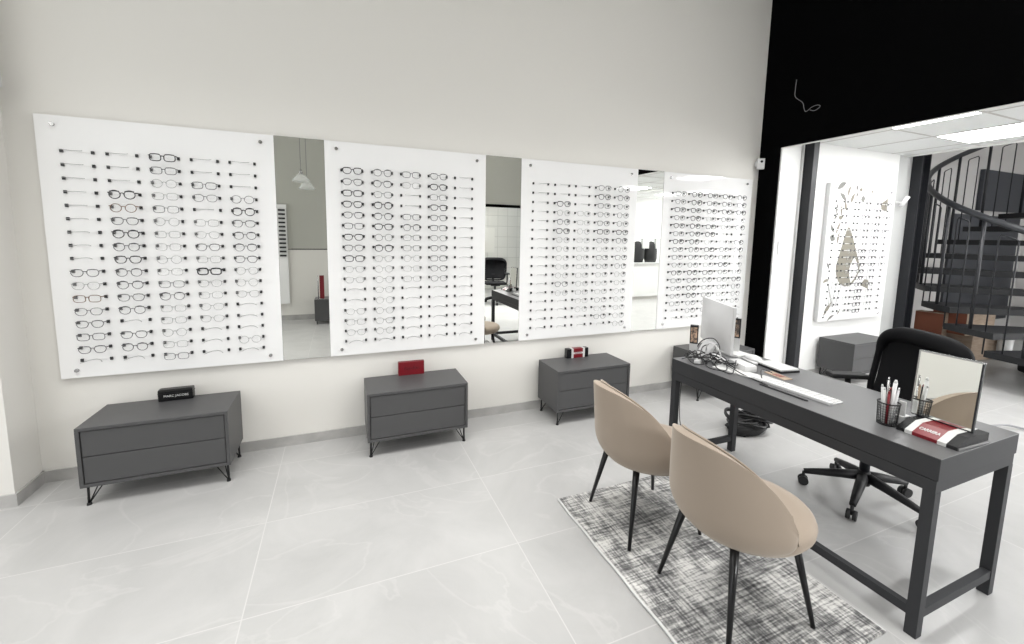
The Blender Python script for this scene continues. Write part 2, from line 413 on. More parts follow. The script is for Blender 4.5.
ORD = ['first', 'second', 'third', 'fourth', 'fifth', 'sixth', 'seventh', 'eighth', 'ninth', 'tenth', 'eleventh', 'twelfth', 'thirteenth', 'fourteenth', 'fifteenth', 'sixteenth', 'seventeenth']
STY = {'K': 'thick', 'D': 'dark', 'M': 'mid', 'B': 'brown', 'G': 'grey', 'L': 'light'}
ADJ = {'K': 'thick black', 'D': 'black', 'M': 'dark grey', 'B': 'brown', 'G': 'grey metal', 'L': 'pale thin'}
ROWZ = [1.986 - i * .07725 for i in range(17)]
COLX = [.1765 + .205 * i for i in range(5)]
def holder_mesh():
    m = new('holder_black')
    for sx in (-1, 1): m.box((sx * .0695 - .0068, -.010, -.0092), (sx * .0695 + .0068, 0, .0092), .001)
    m.use('grey_wire')
    m.tube([(-.050, -.072, -.001), (-.036, -.045, .001), (-.019, -.022, .003), (0, -.013, .004), (.019, -.022, .003), (.036, -.045, .001), (.050, -.072, -.001)], .0016, 5)
    m.use('board').box((-.07, -.0022, -.0025), (.07, -.0002, .0025))
    o = m.build('frame_holder'); me = o.data; bpy.data.objects.remove(o); return me
HM = holder_mesh()
def board(x0, yface, pats, where, label, key='board', parts=True, extra=None, grp='eyeglasses displayed on the white wall boards'):
    """pats: 5 strings of 17 letters ('.' = empty holder)"""
    t = thing('display_board', label, 'display board', (x0, yface, 0), 0, 'white eyewear display boards' if key == 'board' else None)
    m = new(key); m.box((0, 0, .642), (1.181, .012, 2.182), .0015); m.build('panel', t)
    for bx in (.077, 1.105):
        for bz in (.689, 2.131):
            m = new('chrome'); m.cyl((bx, -.010, bz), (bx, YW - yface - .0005 if key == 'board' else .045, bz), .011, n=14); m.build('standoff_bolt', t)
    if extra: extra(t)
    for c_ in range(5):
        for r_ in range(17):
            h = bpy.data.objects.new('frame_holder', HM); COL.objects.link(h); h.parent = t; h.location = (COLX[c_], 0, ROWZ[r_])
            k = pats[c_][r_]
            if k == '.': continue
            h.data = HM2
            sh = ['oval', 'round', 'square'][(c_ * 7 + r_ * 5 + (r_ * r_) % 3) % 3]
            if k == 'K' or k == 'D' and sh == 'round' and c_ % 2: sh = 'square' if k == 'K' else sh
            A, B, L, J = glasses_meshes(sh, STY[k])
            lab = f'{ADJ[k]} {sh}-rimmed eyeglasses, {ORD[r_]} row down, {ORD[c_]} column of {where}'
            loc = (x0 + COLX[c_] + random.uniform(-.002, .002), yface - .044, ROWZ[r_] - .006 + random.uniform(-.001, .001))
            if parts:
                g = thing('eyeglasses', lab, 'eyeglasses', loc, random.uniform(-.03, .03), grp)
                for nm, d in [('frame_front', A), ('temple', B[0]), ('temple', B[1]), ('lens', L[0]), ('lens', L[1])]:
                    o = bpy.data.objects.new(nm, d); COL.objects.link(o); o.parent = g
            else:
                o = bpy.data.objects.new('eyeglasses', J); COL.objects.link(o); o.location = loc; o.rotation_euler = (0, 0, random.uniform(-.03, .03)); tag(o, lab, 'eyeglasses', grp)
    return t
def holder_mesh2():
    m = new('holder_black')
    for sx in (-1, 1): m.box((sx * .0695 - .0068, -.010, -.0092), (sx * .0695 + .0068, 0, .0092), .001)
    m.use('board').box((-.07, -.0022, -.0025), (.07, -.0002, .0025))
    o = m.build('frame_holder'); me = o.data; bpy.data.objects.remove(o); return me
HM2 = holder_mesh2()
YF = 3.310
P1 = ['.........MLBGMMM.', '...DBMDMDMMMM.MM.', 'DMLLGLLLLLGMLLLLG', '..MG.LLMLKLLLL...', '...GDMMMMLLL...L.']
P2 = ['DMDDMMDMDLL..LLL.', 'MMGDMDGDLLLLLLLL.', 'ML..MMGGLLL......', 'MDGDMMGMMMG......', '.................']
P3 = ['.................', '..DLMDLLLLLML....', '...LLLLLLLLLLLL..', 'MDMGMDMLMGLLLGLG.', 'MMGGGDMLMGLLLLLLL']
P4 = ['MMDMDMDMMGDMGGG..', 'DDDDDDDMMGDMDDMG.', 'DMMLDDLDMLDMGMGG.', 'DMDML.LMGDMMGLL..', 'MMDLM.MMLLGDGGL..']
board(-1.572, YF, P1, 'the leftmost board', 'white acrylic eyewear board, leftmost on the long wall, above widest grey cabinet')
board(-.083, YF, P2, 'the second board', 'white acrylic eyewear board above the cabinet with the red case')
board(1.410, YF, P3, 'the third board', 'white acrylic eyewear board above the cabinet with striped case', parts=False)
board(2.901, YF, P4, 'the fourth board', 'white acrylic eyewear board behind the computer, next to the black partition', parts=False)

# wall mirrors between the boards
for x0, x1, lab in ((-.391, -.083, 'narrow wall mirror between the first and second display boards'), (1.098, 1.410, 'narrow wall mirror reflecting the desk, between second and third boards'), (2.591, 2.901, 'narrow wall mirror reflecting bright back room, between third and fourth boards')):
    m = new('chrome'); m.box((x0 + .0005, 0, .642), (x1 - .0005, .006, 2.182)); m.use('mirror').box((x0 + .001, -.0006, .643), (x1 - .001, .0002, 2.181))
    m.use('wall').box((x0 + .03, .006, .7), (x1 - .03, YW - YF - .007, 2.1))
    o = m.build('wall_mirror'); o.location = (0, YF + .006, 0); tag(o, lab, 'mirror', 'narrow wall mirrors between the boards')

# printed board in the back room
def leafshape(L, W, ang, cx, cz, bend=.15):
    pts = []
    for i in range(9):
        u = i / 8; pts.append((L * (u - .5), W * math.sin(PI * u) * .5 + bend * L * math.sin(PI * u) * .3))
    for i in range(7, 0, -1):
        u = i / 8; pts.append((L * (u - .5), -W * math.sin(PI * u) * .5 + bend * L * math.sin(PI * u) * .3))
    ca, sa = math.cos(ang), math.sin(ang)
    return [(cx + x * ca - z * sa, cz + x * sa + z * ca) for x, z in pts]
def art(t):
    m = new('leaf')
    leaves = [(.184, 2.154, .17, .06, .5), (.324, 2.106, .15, .035, 1.2), (.226, 2.035, .15, .05, -.6), (.397, 2.027, .15, .045, 1.1), (.586, 2.029, .08, .07, .3), (.29, 1.94, .12, .04, 1.9), (.143, 1.907, .12, .035, 1.5), (.222, 1.89, .11, .035, 1.7),
              (.142, 1.823, .11, .035, .9), (.22, 1.812, .08, .06, .2), (.093, 1.688, .11, .04, 2.2), (.196, 1.693, .16, .035, 1.15), (.11, 1.581, .10, .08, -.3), (.214, 1.583, .15, .035, 1.4), (.08, 1.27, .1, .03, -.9), (.07, 1.10, .12, .035, .3), (.46, 2.15, .06, .035, 1.5), (.53, 2.13, .06, .04, 0), (.47, 2.07, .06, .03, 1.2),
              (.15, .78, .2, .05, .9), (.22, .675, .14, .03, .5), (.36, .74, .09, .02, .9), (.45, .75, .07, .02, .3), (.74, 2.12, .04, .03, 1)]
    for i, (x, z, L, W, a) in enumerate(leaves):
        m.use('leaf' if i % 2 else 'leaf2').prism(leafshape(L, W, a, x, z), .0012, 'y', -.0012)
    # large pear shape with a crescent opening, drawn as a band
    m.use('leaf')
    pear = []
    for i in range(40):
        a = 2 * PI * i / 40; z = math.cos(a)
        pear.append((.44 + .22 * math.sin(a) * (1 - .62 * max(0, z) ** .8) - .06 * max(0, z), 1.27 + (.44 if z > 0 else .24) * z))
    m.prism(pear, .0012, 'y', -.0012)
    m.use('board_art').prism(leafshape(.30, .16, 1.5, .53, 1.22, -.2), .0012, 'y', -.0018)
    m.use('leaf').prism([(.93, 1.99), (1.06, 2.06), (1.06, 1.90), (.95, 1.93)], .0012, 'y', -.0012)
    m.prism([(.70, 1.04), (.86, .99), (.86, 1.09), (.78, 1.11)], .0012, 'y', -.0012)
    m.use('leaf2')
    for k in range(5): m.tube([(.12 + .05 * k + .04 * math.sin(z * 9 + k), -.001, z) for z in [.80 + .04 * j for j in range(9)]], .0022, 4)
    for k in range(9):
        z0 = 1.86 - .1 * k; m.tube([(.22 + .09 * j, -.001, z0 + .022 * math.sin(j * 1.3 + k)) for j in range(10)], .0016, 4)
    m.build('leaf_print', t)
    m = new('off_white'); m.box((0, .012, .64), (.02, .045, 2.18)); m.box((1.17, .012, .64), (1.19, .045, 2.18)); m.box((.02, .012, .64), (1.17, .045, .66)); m.box((.02, .012, 2.16), (1.17, .045, 2.18)); m.build('edge_frame', t)
A5 = ['.................', '....L..LGLG.G.L..', 'GGMLGGLDDDDDDDDDD', 'MMMMMMGMMMGGMLLL.', 'MGMLMGLLGG.......']
board(4.955, 3.05, A5, 'the leaf-printed board', 'white board printed with olive leaves and a pear, displaying eyeglasses in back room', key='board_art', parts=False, extra=art, grp='eyeglasses on the leaf-printed board')

# ---------------------------------------------------------------- cabinets
def cabinet(loc, label):
    W, D, H, L = .708, .365, .46, .115
    t = thing('drawer_cabinet', label, 'cabinet', loc, 0, 'charcoal two-drawer cabinets on hairpin legs')
    m = new('cab'); th = .018
    m.box((0, 0, H - th), (W, D, H), .002); m.box((0, 0, L), (W, D, L + th), .002); m.box((0, 0, L + th), (th, D, H - th)); m.box((W - th, 0, L + th), (W, D, H - th)); m.box((th, D - .01, L + th), (W - th, D, H - th))
    m.use('cab_dark').box((th, .03, L + th), (W - th, .04, H - th)); m.build('body', t)
    z0, z1 = L + th + .004, H - th - .004; mid = (z0 + z1) / 2 + .004
    for a, b in ((mid + .002, z1), (z0, mid - .002)):
        m = new('cab'); m.box((th + .004, .006, a), (W - th - .004, .03, b), .0015); m.build('drawer', t)
    for x in (.055, W - .055):
        for y in (.05, D - .05):
            sx = 1 if x < W / 2 else -1; sy = 1 if y < D / 2 else -1
            m = new('leg_black'); m.cyl((x - sx * .035, y - sy * .02, .012), (x - sx * .033, y - sy * .018, L), .0065, n=8)
            m.cyl((x - sx * .030, y - sy * .02, .012), (x + sx * .035, y - sy * .01, L), .0035, n=8); m.cyl((x - sx * .032, y - sy * .015, .012), (x + sx * .0, y + sy * .04, L), .0035, n=8)
            m.cyl((x - sx * .034, y - sy * .02, 0), (x - sx * .034, y - sy * .02, .012), .013, .010, n=12); m.build('leg', t)
    return t
cabinet((-1.366, 2.935, 0), 'charcoal two-drawer cabinet with black case on top, below the leftmost board')
cabinet((.141, 2.930, 0), 'charcoal two-drawer cabinet carrying the red case, below the second board')
cabinet((1.603, 2.930, 0), 'charcoal two-drawer cabinet carrying a small striped case, below the third board')
cabinet((3.125, 2.930, 0), 'charcoal cabinet mostly hidden behind the far end of the desk')
cabinet((5.040, 2.700, 0), 'charcoal two-drawer cabinet under the leaf-printed board in back room')

# cases on the cabinets
t = thing('eyewear_case', 'black eyewear case with silver lettering lying on the leftmost cabinet', 'eyewear case', (-1.0, 3.262, .46), .02)
m = new('case_black'); m.box((-.092, -.028, 0), (.092, .028, .076), .012); m.build('shell', t)
m = new('plastic_matte'); m.box((-.0925, -.0283, .052), (.0925, .0283, .0532)); m.build('seam', t)
text_part('lettering', 'MARC JACOBS', .020, 'paper', t, (.004, -.0286, .034), (PI / 2, 0, 0), sx=1.0)
t = thing('eyewear_case', 'flat red eyewear case standing on the second cabinet from left', 'eyewear case', (.488, 3.268, .46), -.02)
m = new('red'); m.box((-.098, -.018, 0), (.098, .018, .104), .004); m.use('red_dark').box((-.0985, .004, .002), (.0985, .0185, .1045), .004); m.build('shell', t)
text_part('lettering', 'Ray-Ban', .036, 'red_dark', t, (0, -.0182, .054), (PI / 2, 0, 0), shear=.3, font_w=.0006)
t = thing('eyewear_case', 'small black, white and red striped case on the third cabinet', 'eyewear case', (1.965, 3.262, .46), 0)
m = new('case_black'); m.box((-.11, -.026, 0), (-.066, .026, .085), .006); m.build('end_cap', t)
m = new('case_black'); m.box((.072, -.026, 0), (.11, .026, .085), .006); m.build('end_cap', t)
m = new('paper'); m.box((-.066, -.027, 0), (-.045, .027, .086), .003); m.build('white_stripe', t)
m = new('paper'); m.box((.052, -.027, 0), (.072, .027, .086), .003); m.build('white_stripe', t)
m = new('red'); m.box((-.045, -.026, 0), (.052, .026, .084), .003); m.build('shell', t)
m = new('paper'); m.box((-.045, -.0268, .036), (.052, -.0255, .052)); m.build('label_band', t)
text_part('lettering', 'CARRERA', .015, 'red_dark', t, (.003, -.0272, .044), (PI / 2, 0, 0), sx=1.1)

# ---------------------------------------------------------------- rug
m = MB().use('rug')
rows = []
for i in range(41):
    y = .84 + (2.06 - .84) * i / 40; rows.append([Vector((1.155 + .815 * k / 24, y, .010 + .0012 * math.sin(k * 1.7 + i * .6))) for k in range(25)])
m.grid(rows); m.box((1.153, .838, 0), (1.972, 2.062, .008))
rug = thing('area_rug', 'distressed grey and white abstract rug under the two taupe chairs', 'rug', (1.56, 1.45, 0), math.radians(0))
o = m.build('pile', rug); o.location = (-1.56, -1.45, 0)
m = new('paper'); m.tube([(1.150 + .002 * math.sin(i * .9), .84 + 1.22 * i / 30, .008) for i in range(31)], .006, 6)
o = m.build('edge_binding', rug); o.location = (-1.56, -1.45, 0)
m = new('paper'); m.tube([(1.974 + .002 * math.sin(i * 1.3), .84 + 1.22 * i / 30, .006) for i in range(31)], .004, 6)
o = m.build('edge_binding', rug); o.location = (-1.56, -1.45, 0)

# ---------------------------------------------------------------- shell chairs
def shell_chair(loc, rz, label):
    t = thing('shell_chair', label, 'chair', loc, rz, 'taupe shell chairs at the desk')
    def prof(phi, v):
        """phi: angle from the back (0) to the side; v 0..1 from under the seat to the upper edge"""
        a = abs(phi); fm = 1.60
        k = max(0.0, math.cos(min(a / fm, 1) * PI / 2))
        ztop = .44 + .355 * math.sqrt(max(0, 1 - min(a / fm, 1) ** 2))
        # outline of the bowl
        zs = .385 + (ztop - .385) * v
        rx, ry = .235, .245
        low = min(1, (zs - .385) / .105); r = .60 + .40 * math.sqrt(max(0, 1 - (1 - low) ** 2))
        up = max(0, zs - .45) / .38
        x = -rx * math.cos(phi) * r; y = ry * math.sin(phi) * r
        x -= .052 * up; y *= 1 - .46 * up ** 1.3
        x -= .0 
        return Vector((x, y, zs))
    m = new('velvet'); rows = []
    NV, NP = 18, 44
    for i in range(NV + 1):
        rows.append([prof(-1.60 + 3.20 * k / NP, i / NV) for k in range(NP + 1)])
    m.grid(rows)
    m.build('backrest', t, mods=[('SOLIDIFY', dict(thickness=.036, offset=-1)), ('BEVEL', dict(width=.016, segments=3, limit_method='ANGLE', angle_limit=.9)), ('SUBSURF', dict(levels=1, render_levels=1))])
    # piping along the upper edge
    m = new('velvet'); m.tube([prof(-1.56 + 3.12 * k / 60, 1.0) + Vector((0.004, 0, .002)) for k in range(61)], .0045, 6); m.build('piping', t)
    m = new('velvet'); pr = [(0, .372), (.12, .368), (.19, .376), (.222, .395), (.236, .42), (.238, .445), (.230, .466), (.212, .481), (.17, .489), (.1, .492), (0, .493)]
    m.lathe([(a_, b_ * .86 + .035) for a_, b_ in pr], (.032, 0, 0), 40, 1.11, 1.06); m.build('seat', t)
    m = new('leg_black'); m.cyl((0, 0, .345), (0, 0, .356), .15, .16, 24); m.build('mounting_plate', t)
    for sx in (-1, 1):
        for sy in (-1, 1):
            m = new('leg_black'); m.cyl((sx * .145, sy * .135, .385), (sx * .212, sy * .205, .004), .0175, .0085, 14)
            m.cyl((sx * .212, sy * .205, 0), (sx * .212, sy * .205, .006), .009, n=10); m.build('leg', t)
    return t
shell_chair((1.513, 1.752, .010), math.radians(-5), 'taupe velvet shell chair farther from the camera, at left end of desk')
shell_chair((1.520, 1.178, .010), math.radians(-5), 'taupe velvet shell chair nearest the camera, drawn up to the middle of desk')

# ---------------------------------------------------------------- desk
DX0, DX1, DY0, DY1, DH = 2.048, 2.659, .775, 2.162, .749
t = thing('office_desk', 'long charcoal writing desk on square steel legs with computer and papers', 'desk', (DX0, DY0, 0))
w_, d_ = DX1 - DX0, DY1 - DY0
m = new('desk_side'); m.box((0, 0, .660), (w_, d_, .7465), .0015); m.use('desk').box((0, 0, .7465), (w_, d_, .749)); m.build('desktop', t)
m = new('desk_side'); m.box((.001, .004, .610), (.04, d_ - .004, .658)); m.box((w_ - .04, .004, .610), (w_ - .004, d_ - .004, .658)); m.box((.04, .004, .610), (w_ - .04, .04, .658)); m.box((.04, d_ - .04, .610), (w_ - .04, d_ - .004, .658)); m.build('apron', t)
for x in (0.001, w_ - .043):
    for y in (.003, d_ - .043):
        m = new('desk_side'); m.box((x, y, 0), (x + .04, y + .04, .61), .0015); m.build('leg', t)
for a, b in (((.041, .006, .078), (w_ - .043, .036, .116)), ((.041, d_ - .036, .078), (w_ - .043, d_ - .006, .116)), ((.005, .043, .078), (.035, d_ - .043, .116))):
    m = new('desk_side'); m.box(a, b, .0015); m.build('stretcher', t)

# ---------------------------------------------------------------- office chair
def office_chair(loc, rz, label, spin=0):
    """faces +x"""
    t = thing('office_chair', label, 'office chair', loc, rz, None)
    m = new('plastic_black'); m.lathe([(0, .095), (.034, .095), (.04, .12), (.034, .15), (.03, .18), (0, .18)], n=18); m.build('base_hub', t)
    for k in range(5):
        a = spin + 2 * PI * k / 5; c_, s_ = math.cos(a), math.sin(a)
        m = new('plastic_black'); m.tube([(.02 * c_, .02 * s_, .145), (.12 * c_, .12 * s_, .128), (.22 * c_, .22 * s_, .105), (.295 * c_, .295 * s_, .088)], [.030, .026, .021, .016], 10, flat=1.0, up=(0, 0, 1)); arm = m.build('base_arm', t)
        m = new('plastic_matte'); cx, cy = .295 * c_, .295 * s_
        for sg in (-1, 1):
            u = Vector((-s_, c_, 0)) * (.016 * sg); m.cyl((cx + u.x * .4, cy + u.y * .4, .029), (cx + u.x * 1.5, cy + u.y * 1.5, .029), .028, n=16)
        m.cyl((cx, cy, .03), (cx, cy, .085), .009); m.build('caster', arm)
    m = new('steel_black'); m.cyl((0, 0, .17), (0, 0, .43), .026, n=16); m.build('gas_lift', t)
    m = new('plastic_black'); m.box((-.13, -.10, .41), (.12, .10, .45), .01); m.build('tilt_mechanism', t)
    m = new('cushion'); m.box((-.22, -.235, .445), (.25, .235, .50), .024); m.build('seat', t, mods=[('SUBSURF', dict(levels=1, render_levels=1))])
    # mesh back inside a rounded frame
    def bp(u, v):   # u -1..1, v 0..1
        x = -.225 - .045 * v - .02 * math.sin(PI * v) + (.045 + .05 * (1 - v)) * u * u
        wd = .235 + .035 * math.sin(PI * min(1, v * .75 + .1)) + .03 * v
        return Vector((x, u * wd, .52 + .47 * v))
    m = new('cushion'); m.grid([[bp(-.93 + 1.86 * i / 16, .06 + .88 * j / 14) for i in range(17)] for j in range(15)]); m.build('mesh_back', t, mods=[('SOLIDIFY', dict(thickness=.006))])
    pts = []
    for i in range(56):
        a = 2 * PI * i / 56; c_, s_ = math.cos(a), math.sin(a); e = .42
        pts.append(bp(math.copysign(abs(c_) ** e, c_), .5 + .5 * math.copysign(abs(s_) ** e, s_)))
    m = new('chair_frame'); m.tube(pts, [.018 + .030 * max(0, (p.z - .84) / .15) for p in pts], 8, closed=True); m.build('back_frame', t)
    m = new('plastic_black'); m.tube([(-.10, 0, .43), (-.22, 0, .45), (-.285, 0, .56), (-.29, 0, .72)], .022, 10); m.box((-.28, -.17, .60), (-.25, .17, .66), .01); m.build('back_support', t)
    for sy in (-1, 1):
        m = new('plastic_black'); m.tube([(-.06, sy * .20, .445), (-.05, sy * .285, .46), (-.05, sy * .29, .56), (-.04, sy * .285, .665)], .017, 8); a_ = m.build('armrest', t)
        m = new('plastic_matte'); m.box((-.145, sy * .285 - .042, .665), (.08, sy * .285 + .042, .695), .012); m.build('arm_pad', a_)
    return t
office_chair((2.888, 1.425, 0), math.radians(152), 'black mesh-backed swivel office chair behind the desk', spin=math.radians(-88 - 152))
office_chair((3.22, -2.35, 0), math.radians(100), 'black swivel office chair seen only in the second wall mirror')

# ---------------------------------------------------------------- things on the desk
# computer (seen from behind)
t = thing('desktop_computer', 'silver all-in-one computer seen from behind on the far end of desk', 'computer', (2.325, 2.07, DH), math.radians(64.5))
m = new('alu')
pr = [(-.243, .085), (.243, .085), (.243, .385), (-.243, .385)]
m.box((-.243, -.010, .085), (.243, .010, .385), .006)
rows = []
for j in range(9):
    rows.append([Vector((-.235 + .47 * i / 12, .010 + .028 * max(0, math.sin(PI * i / 12)) * max(0, math.sin(PI * j / 8)), .09 + .29 * j / 8)) for i in range(13)])
m.grid(rows); m.build('screen_back', t)
m = new('steel_black'); m.box((-.238, -.0115, .13), (.238, -.010, .38)); m.build('screen', t)
m = new('alu'); m.prism([(.0, .10), (.03, .10), (.075, .008), (-.06, .008), (-.06, 0), (.09, 0), (.09, .008), (.04, .115), (.0, .12)], .16, 'x', -.08); m.build('stand', t)
# keyboard
t = thing('keyboard', 'slim white wireless keyboard lying along the middle of desk', 'keyboard', (2.245, 1.47, DH), math.radians(91))
m = new('alu'); m.box((-.215, -.052, 0), (.215, .052, .006), .002); m.use('white_plastic').box((-.215, .03, .004), (.215, .052, .014), .003); m.build('case', t)
m = new('key_white')
for r_ in range(5):
    x = -.207
    while x < .20:
        wk = .024 if not (r_ == 0 and -.08 < x < .03) else .115
        m.box((x, -.048 + r_ * .0158, .006), (min(x + wk - .004, .209), -.048 + r_ * .0158 + .0125, .0095)); x += wk
m.build('keys', t)
m = new('plastic_matte'); m.box((-.10, -.006, 0), (.16, .006, .006), .002); o = m.build('stylus'); o.location = (2.145, 1.43, DH); o.rotation_euler = (0, 0, math.radians(91)); tag(o, 'long thin black pen bar lying beside the keyboard', 'pen')
# white hub, phones and papers
m = new('white_plastic'); m.box((-.085, -.04, 0), (.085, .04, .042), .014); o = m.build('router'); o.location = (2.30, 1.835, DH); o.rotation_euler = (0, 0, math.radians(75)); tag(o, 'rounded white device on desk at the foot of computer', 'device')
m = new('off_white'); m.box((-.09, -.055, 0), (.09, .055, .012), .005); m.use('white_plastic').lathe([(0, .04), (.03, .036), (.055, .024), (.06, .012), (0, .012)], (0, 0, 0), 20, 1.1, .75); o = m.build('computer_mouse'); o.location = (2.52, 1.93, DH); o.rotation_euler = (0, 0, math.radians(70)); tag(o, 'white mouse on a pad behind the computer', 'computer mouse')
m = new('plastic_matte'); m.box((-.10, -.07, 0), (.10, .07, .012), .004); m.use('off_white').box((-.095, -.066, .012), (.095, .066, .022), .004); o = m.build('notebook'); o.location = (2.52, 1.765, DH); o.rotation_euler = (0, 0, math.radians(80)); tag(o, 'grey closed notebook with dark cover near the desk rear edge', 'notebook')
m = new('paper'); m.box((-.10, -.06, 0), (.10, .06, .012)); m.box((-.09, -.065, .012), (.11, .055, .018)); o = m.build('paper_stack'); o.location = (2.53, 2.09, DH); o.rotation_euler = (0, 0, math.radians(85)); tag(o, 'stack of white papers behind the computer screen', 'papers')
t = thing('business_card', 'small tan card with red marks beside the keyboard', 'card', (2.385, 1.66, DH), math.radians(80))
m = new('card'); m.box((-.075, -.03, 0), (.075, .03, .003)); m.build('sheet', t)
m = new('red'); [m.box((-.03 + i * .022, -.022, .003), (-.018 + i * .022, .018, .0034)) for i in range(3)]; m.build('red_print', t)
m = new('paper'); m.box((-.13, -.05, 0), (.13, .05, .004)); o = m.build('paper_sheet'); o.location = (2.215, 1.80, DH); o.rotation_euler = (0, 0, math.radians(100)); tag(o, 'white folded sheet on desk between cables and keyboard', 'paper')
def stand_box(loc, rz, w, h, label, lean=.12, top='sticker', frac=.55):
    t = thing('brochure_holder', label, 'brochure holder', loc, rz)
    R_ = Matrix.Rotation(lean, 4, 'X')
    m = new('off_white'); m.box((-w / 2, -.012, 0), (w / 2, .012, h * (1 - frac)), mtx=R_); m.box((-w / 2, -.04, 0), (w / 2, .04, .008)); m.build('stand', t)
    m = new('steel_black'); m.box((-w / 2, -.011, h * (1 - frac)), (w / 2, .011, h), mtx=R_); m.use(top).box((-w * .38, -.0125, h * (1 - frac) + .01), (w * .38, -.0108, h - .012), mtx=R_); m.build('printed_panel', t)
    return t
stand_box((2.19, 2.125, DH), math.radians(-50), .050, .23, 'small upright leaflet stand at the far end of desk, left of computer')
stand_box((2.56, 2.115, DH), math.radians(-60), .06, .25, 'upright black leaflet stand with red picture, right of computer', lean=0)
# tangled cables on the desk
def curve_pts(keys, n=8):
    out = []; K = [Vector(k) for k in keys]
    for i in range(len(K) - 1):
        p0, p1, p2, p3 = K[max(i - 1, 0)], K[i], K[i + 1], K[min(i + 2, len(K) - 1)]
        for j in range(n):
            u = j / n; out.append(.5 * ((2 * p1) + (p2 - p0) * u + (2 * p0 - 5 * p1 + 4 * p2 - p3) * u * u + (3 * p1 - p0 - 3 * p2 + p3) * u ** 3))
    out.append(K[-1]); return out
Z = DH + .006
def cabl(keys, label, key='cable', r=.0032, nm='cable'):
    m = new(key); m.tube(curve_pts(keys), r, 6); return tag(m.build(nm), label, 'cable', 'cables tangled at the computer')
cabl([(2.08, 2.11, Z), (2.16, 2.10, Z + .01), (2.20, 2.03, Z), (2.12, 1.95, Z + .01), (2.07, 1.99, Z), (2.10, 2.08, Z + .02), (2.2, 2.1, Z + .05), (2.26, 2.02, Z + .02)], 'black cable looped at the very end of the desk, left of computer')
cabl([(2.20, 2.08, Z), (2.19, 2.10, Z + .06), (2.20, 2.06, Z + .13), (2.23, 2.00, Z + .15), (2.22, 1.94, Z + .10), (2.17, 1.95, Z + .03), (2.16, 2.01, Z), (2.22, 1.98, Z + .02), (2.24, 1.88, Z), (2.19, 1.74, Z), (2.165, 1.62, Z), (2.15, 1.55, Z)], 'black cable rising in a tall loop behind the computer')
cabl([(2.14, 2.05, Z), (2.19, 2.0, Z + .05), (2.21, 1.90, Z + .04), (2.16, 1.83, Z), (2.10, 1.90, Z), (2.13, 2.0, Z + .03), (2.2, 2.06, Z + .08), (2.24, 2.05, Z + .10)], 'black cable wound in small loops behind the computer')
cabl([(2.22, 2.05, Z + .02), (2.20, 2.02, Z + .11), (2.20, 1.96, Z + .12), (2.21, 1.92, Z + .06), (2.20, 1.95, Z + .02), (2.2, 2.02, Z + .03), (2.22, 2.04, Z + .09)], 'pale grey cable coiled behind the computer', 'off_white', .004)
cabl([(2.25, 1.92, Z), (2.20, 1.84, Z + .005), (2.17, 1.75, Z), (2.175, 1.66, Z + .004), (2.19, 1.60, Z)], 'thin white cable running toward the keyboard', 'off_white', .003)
cabl([(2.36, 1.68, Z + .01), (2.30, 1.70, Z + .03), (2.24, 1.66, Z + .02), (2.20, 1.62, Z), (2.17, 1.60, Z)], 'short dark cable crossing the keyboard end', 'cable', .0025)
cabl([(2.24, 1.99, Z), (2.17, 1.92, Z), (2.12, 1.84, Z + .003), (2.13, 1.77, Z), (2.19, 1.80, Z + .01), (2.25, 1.84, Z + .05)], 'black cable lying flat in front of the white device')
m = new('white_plastic'); m.box((-.035, -.02, 0), (.035, .02, .02), .004); o = m.build('adapter'); o.location = (2.14, 2.03, DH); o.rotation_euler = (0, 0, .6); tag(o, 'small white power adapter among the cables', 'power adapter')
m = new('white_plastic'); m.box((-.05, -.03, 0), (.05, .03, .022), .006); o = m.build('adapter'); o.location = (2.25, 1.975, DH); o.rotation_euler = (0, 0, 1.0); tag(o, 'larger white power adapter close behind the computer', 'power adapter')
random.seed(21)
for lab, cx, cy in (('black cable coil lying nearest the left desk corner', 2.13, 2.07), ('black cable knot in front of the upright leaflet stand', 2.19, 2.03), ('black cable coil touching the computer back', 2.24, 1.97), ('black cable bunch between coil and white device', 2.22, 1.90)):
    ks = []
    for i in range(11):
        a = i * 1.15 + random.uniform(-.3, .3); rr = random.uniform(.025, .065)
        ks.append((cx + rr * math.cos(a), cy + rr * math.sin(a) * 1.3, Z + random.uniform(0, .05)))
    cabl(ks, lab, 'cable', .0036)
# cable hanging below the desk
m = new('cable'); m.tube(curve_pts([(2.13, 2.150, .605), (2.13, 2.155, .42), (2.15, 2.15, .25), (2.23, 2.14, .10), (2.34, 2.12, .01), (2.42, 2.06, .006)]), .003, 6); tag(m.build('cable'), 'thin black cable hanging down under the left end of desk', 'cable')
m = new('cable_grey'); m.tube(curve_pts([(4.95, 1.70, .008), (5.05, 1.62, .03), (5.18, 1.58, .03), (5.32, 1.48, .008), (5.6, 1.40, .008)]), .009, 6); tag(m.build('cable'), 'grey cable on the back room floor beyond desk', 'cable')
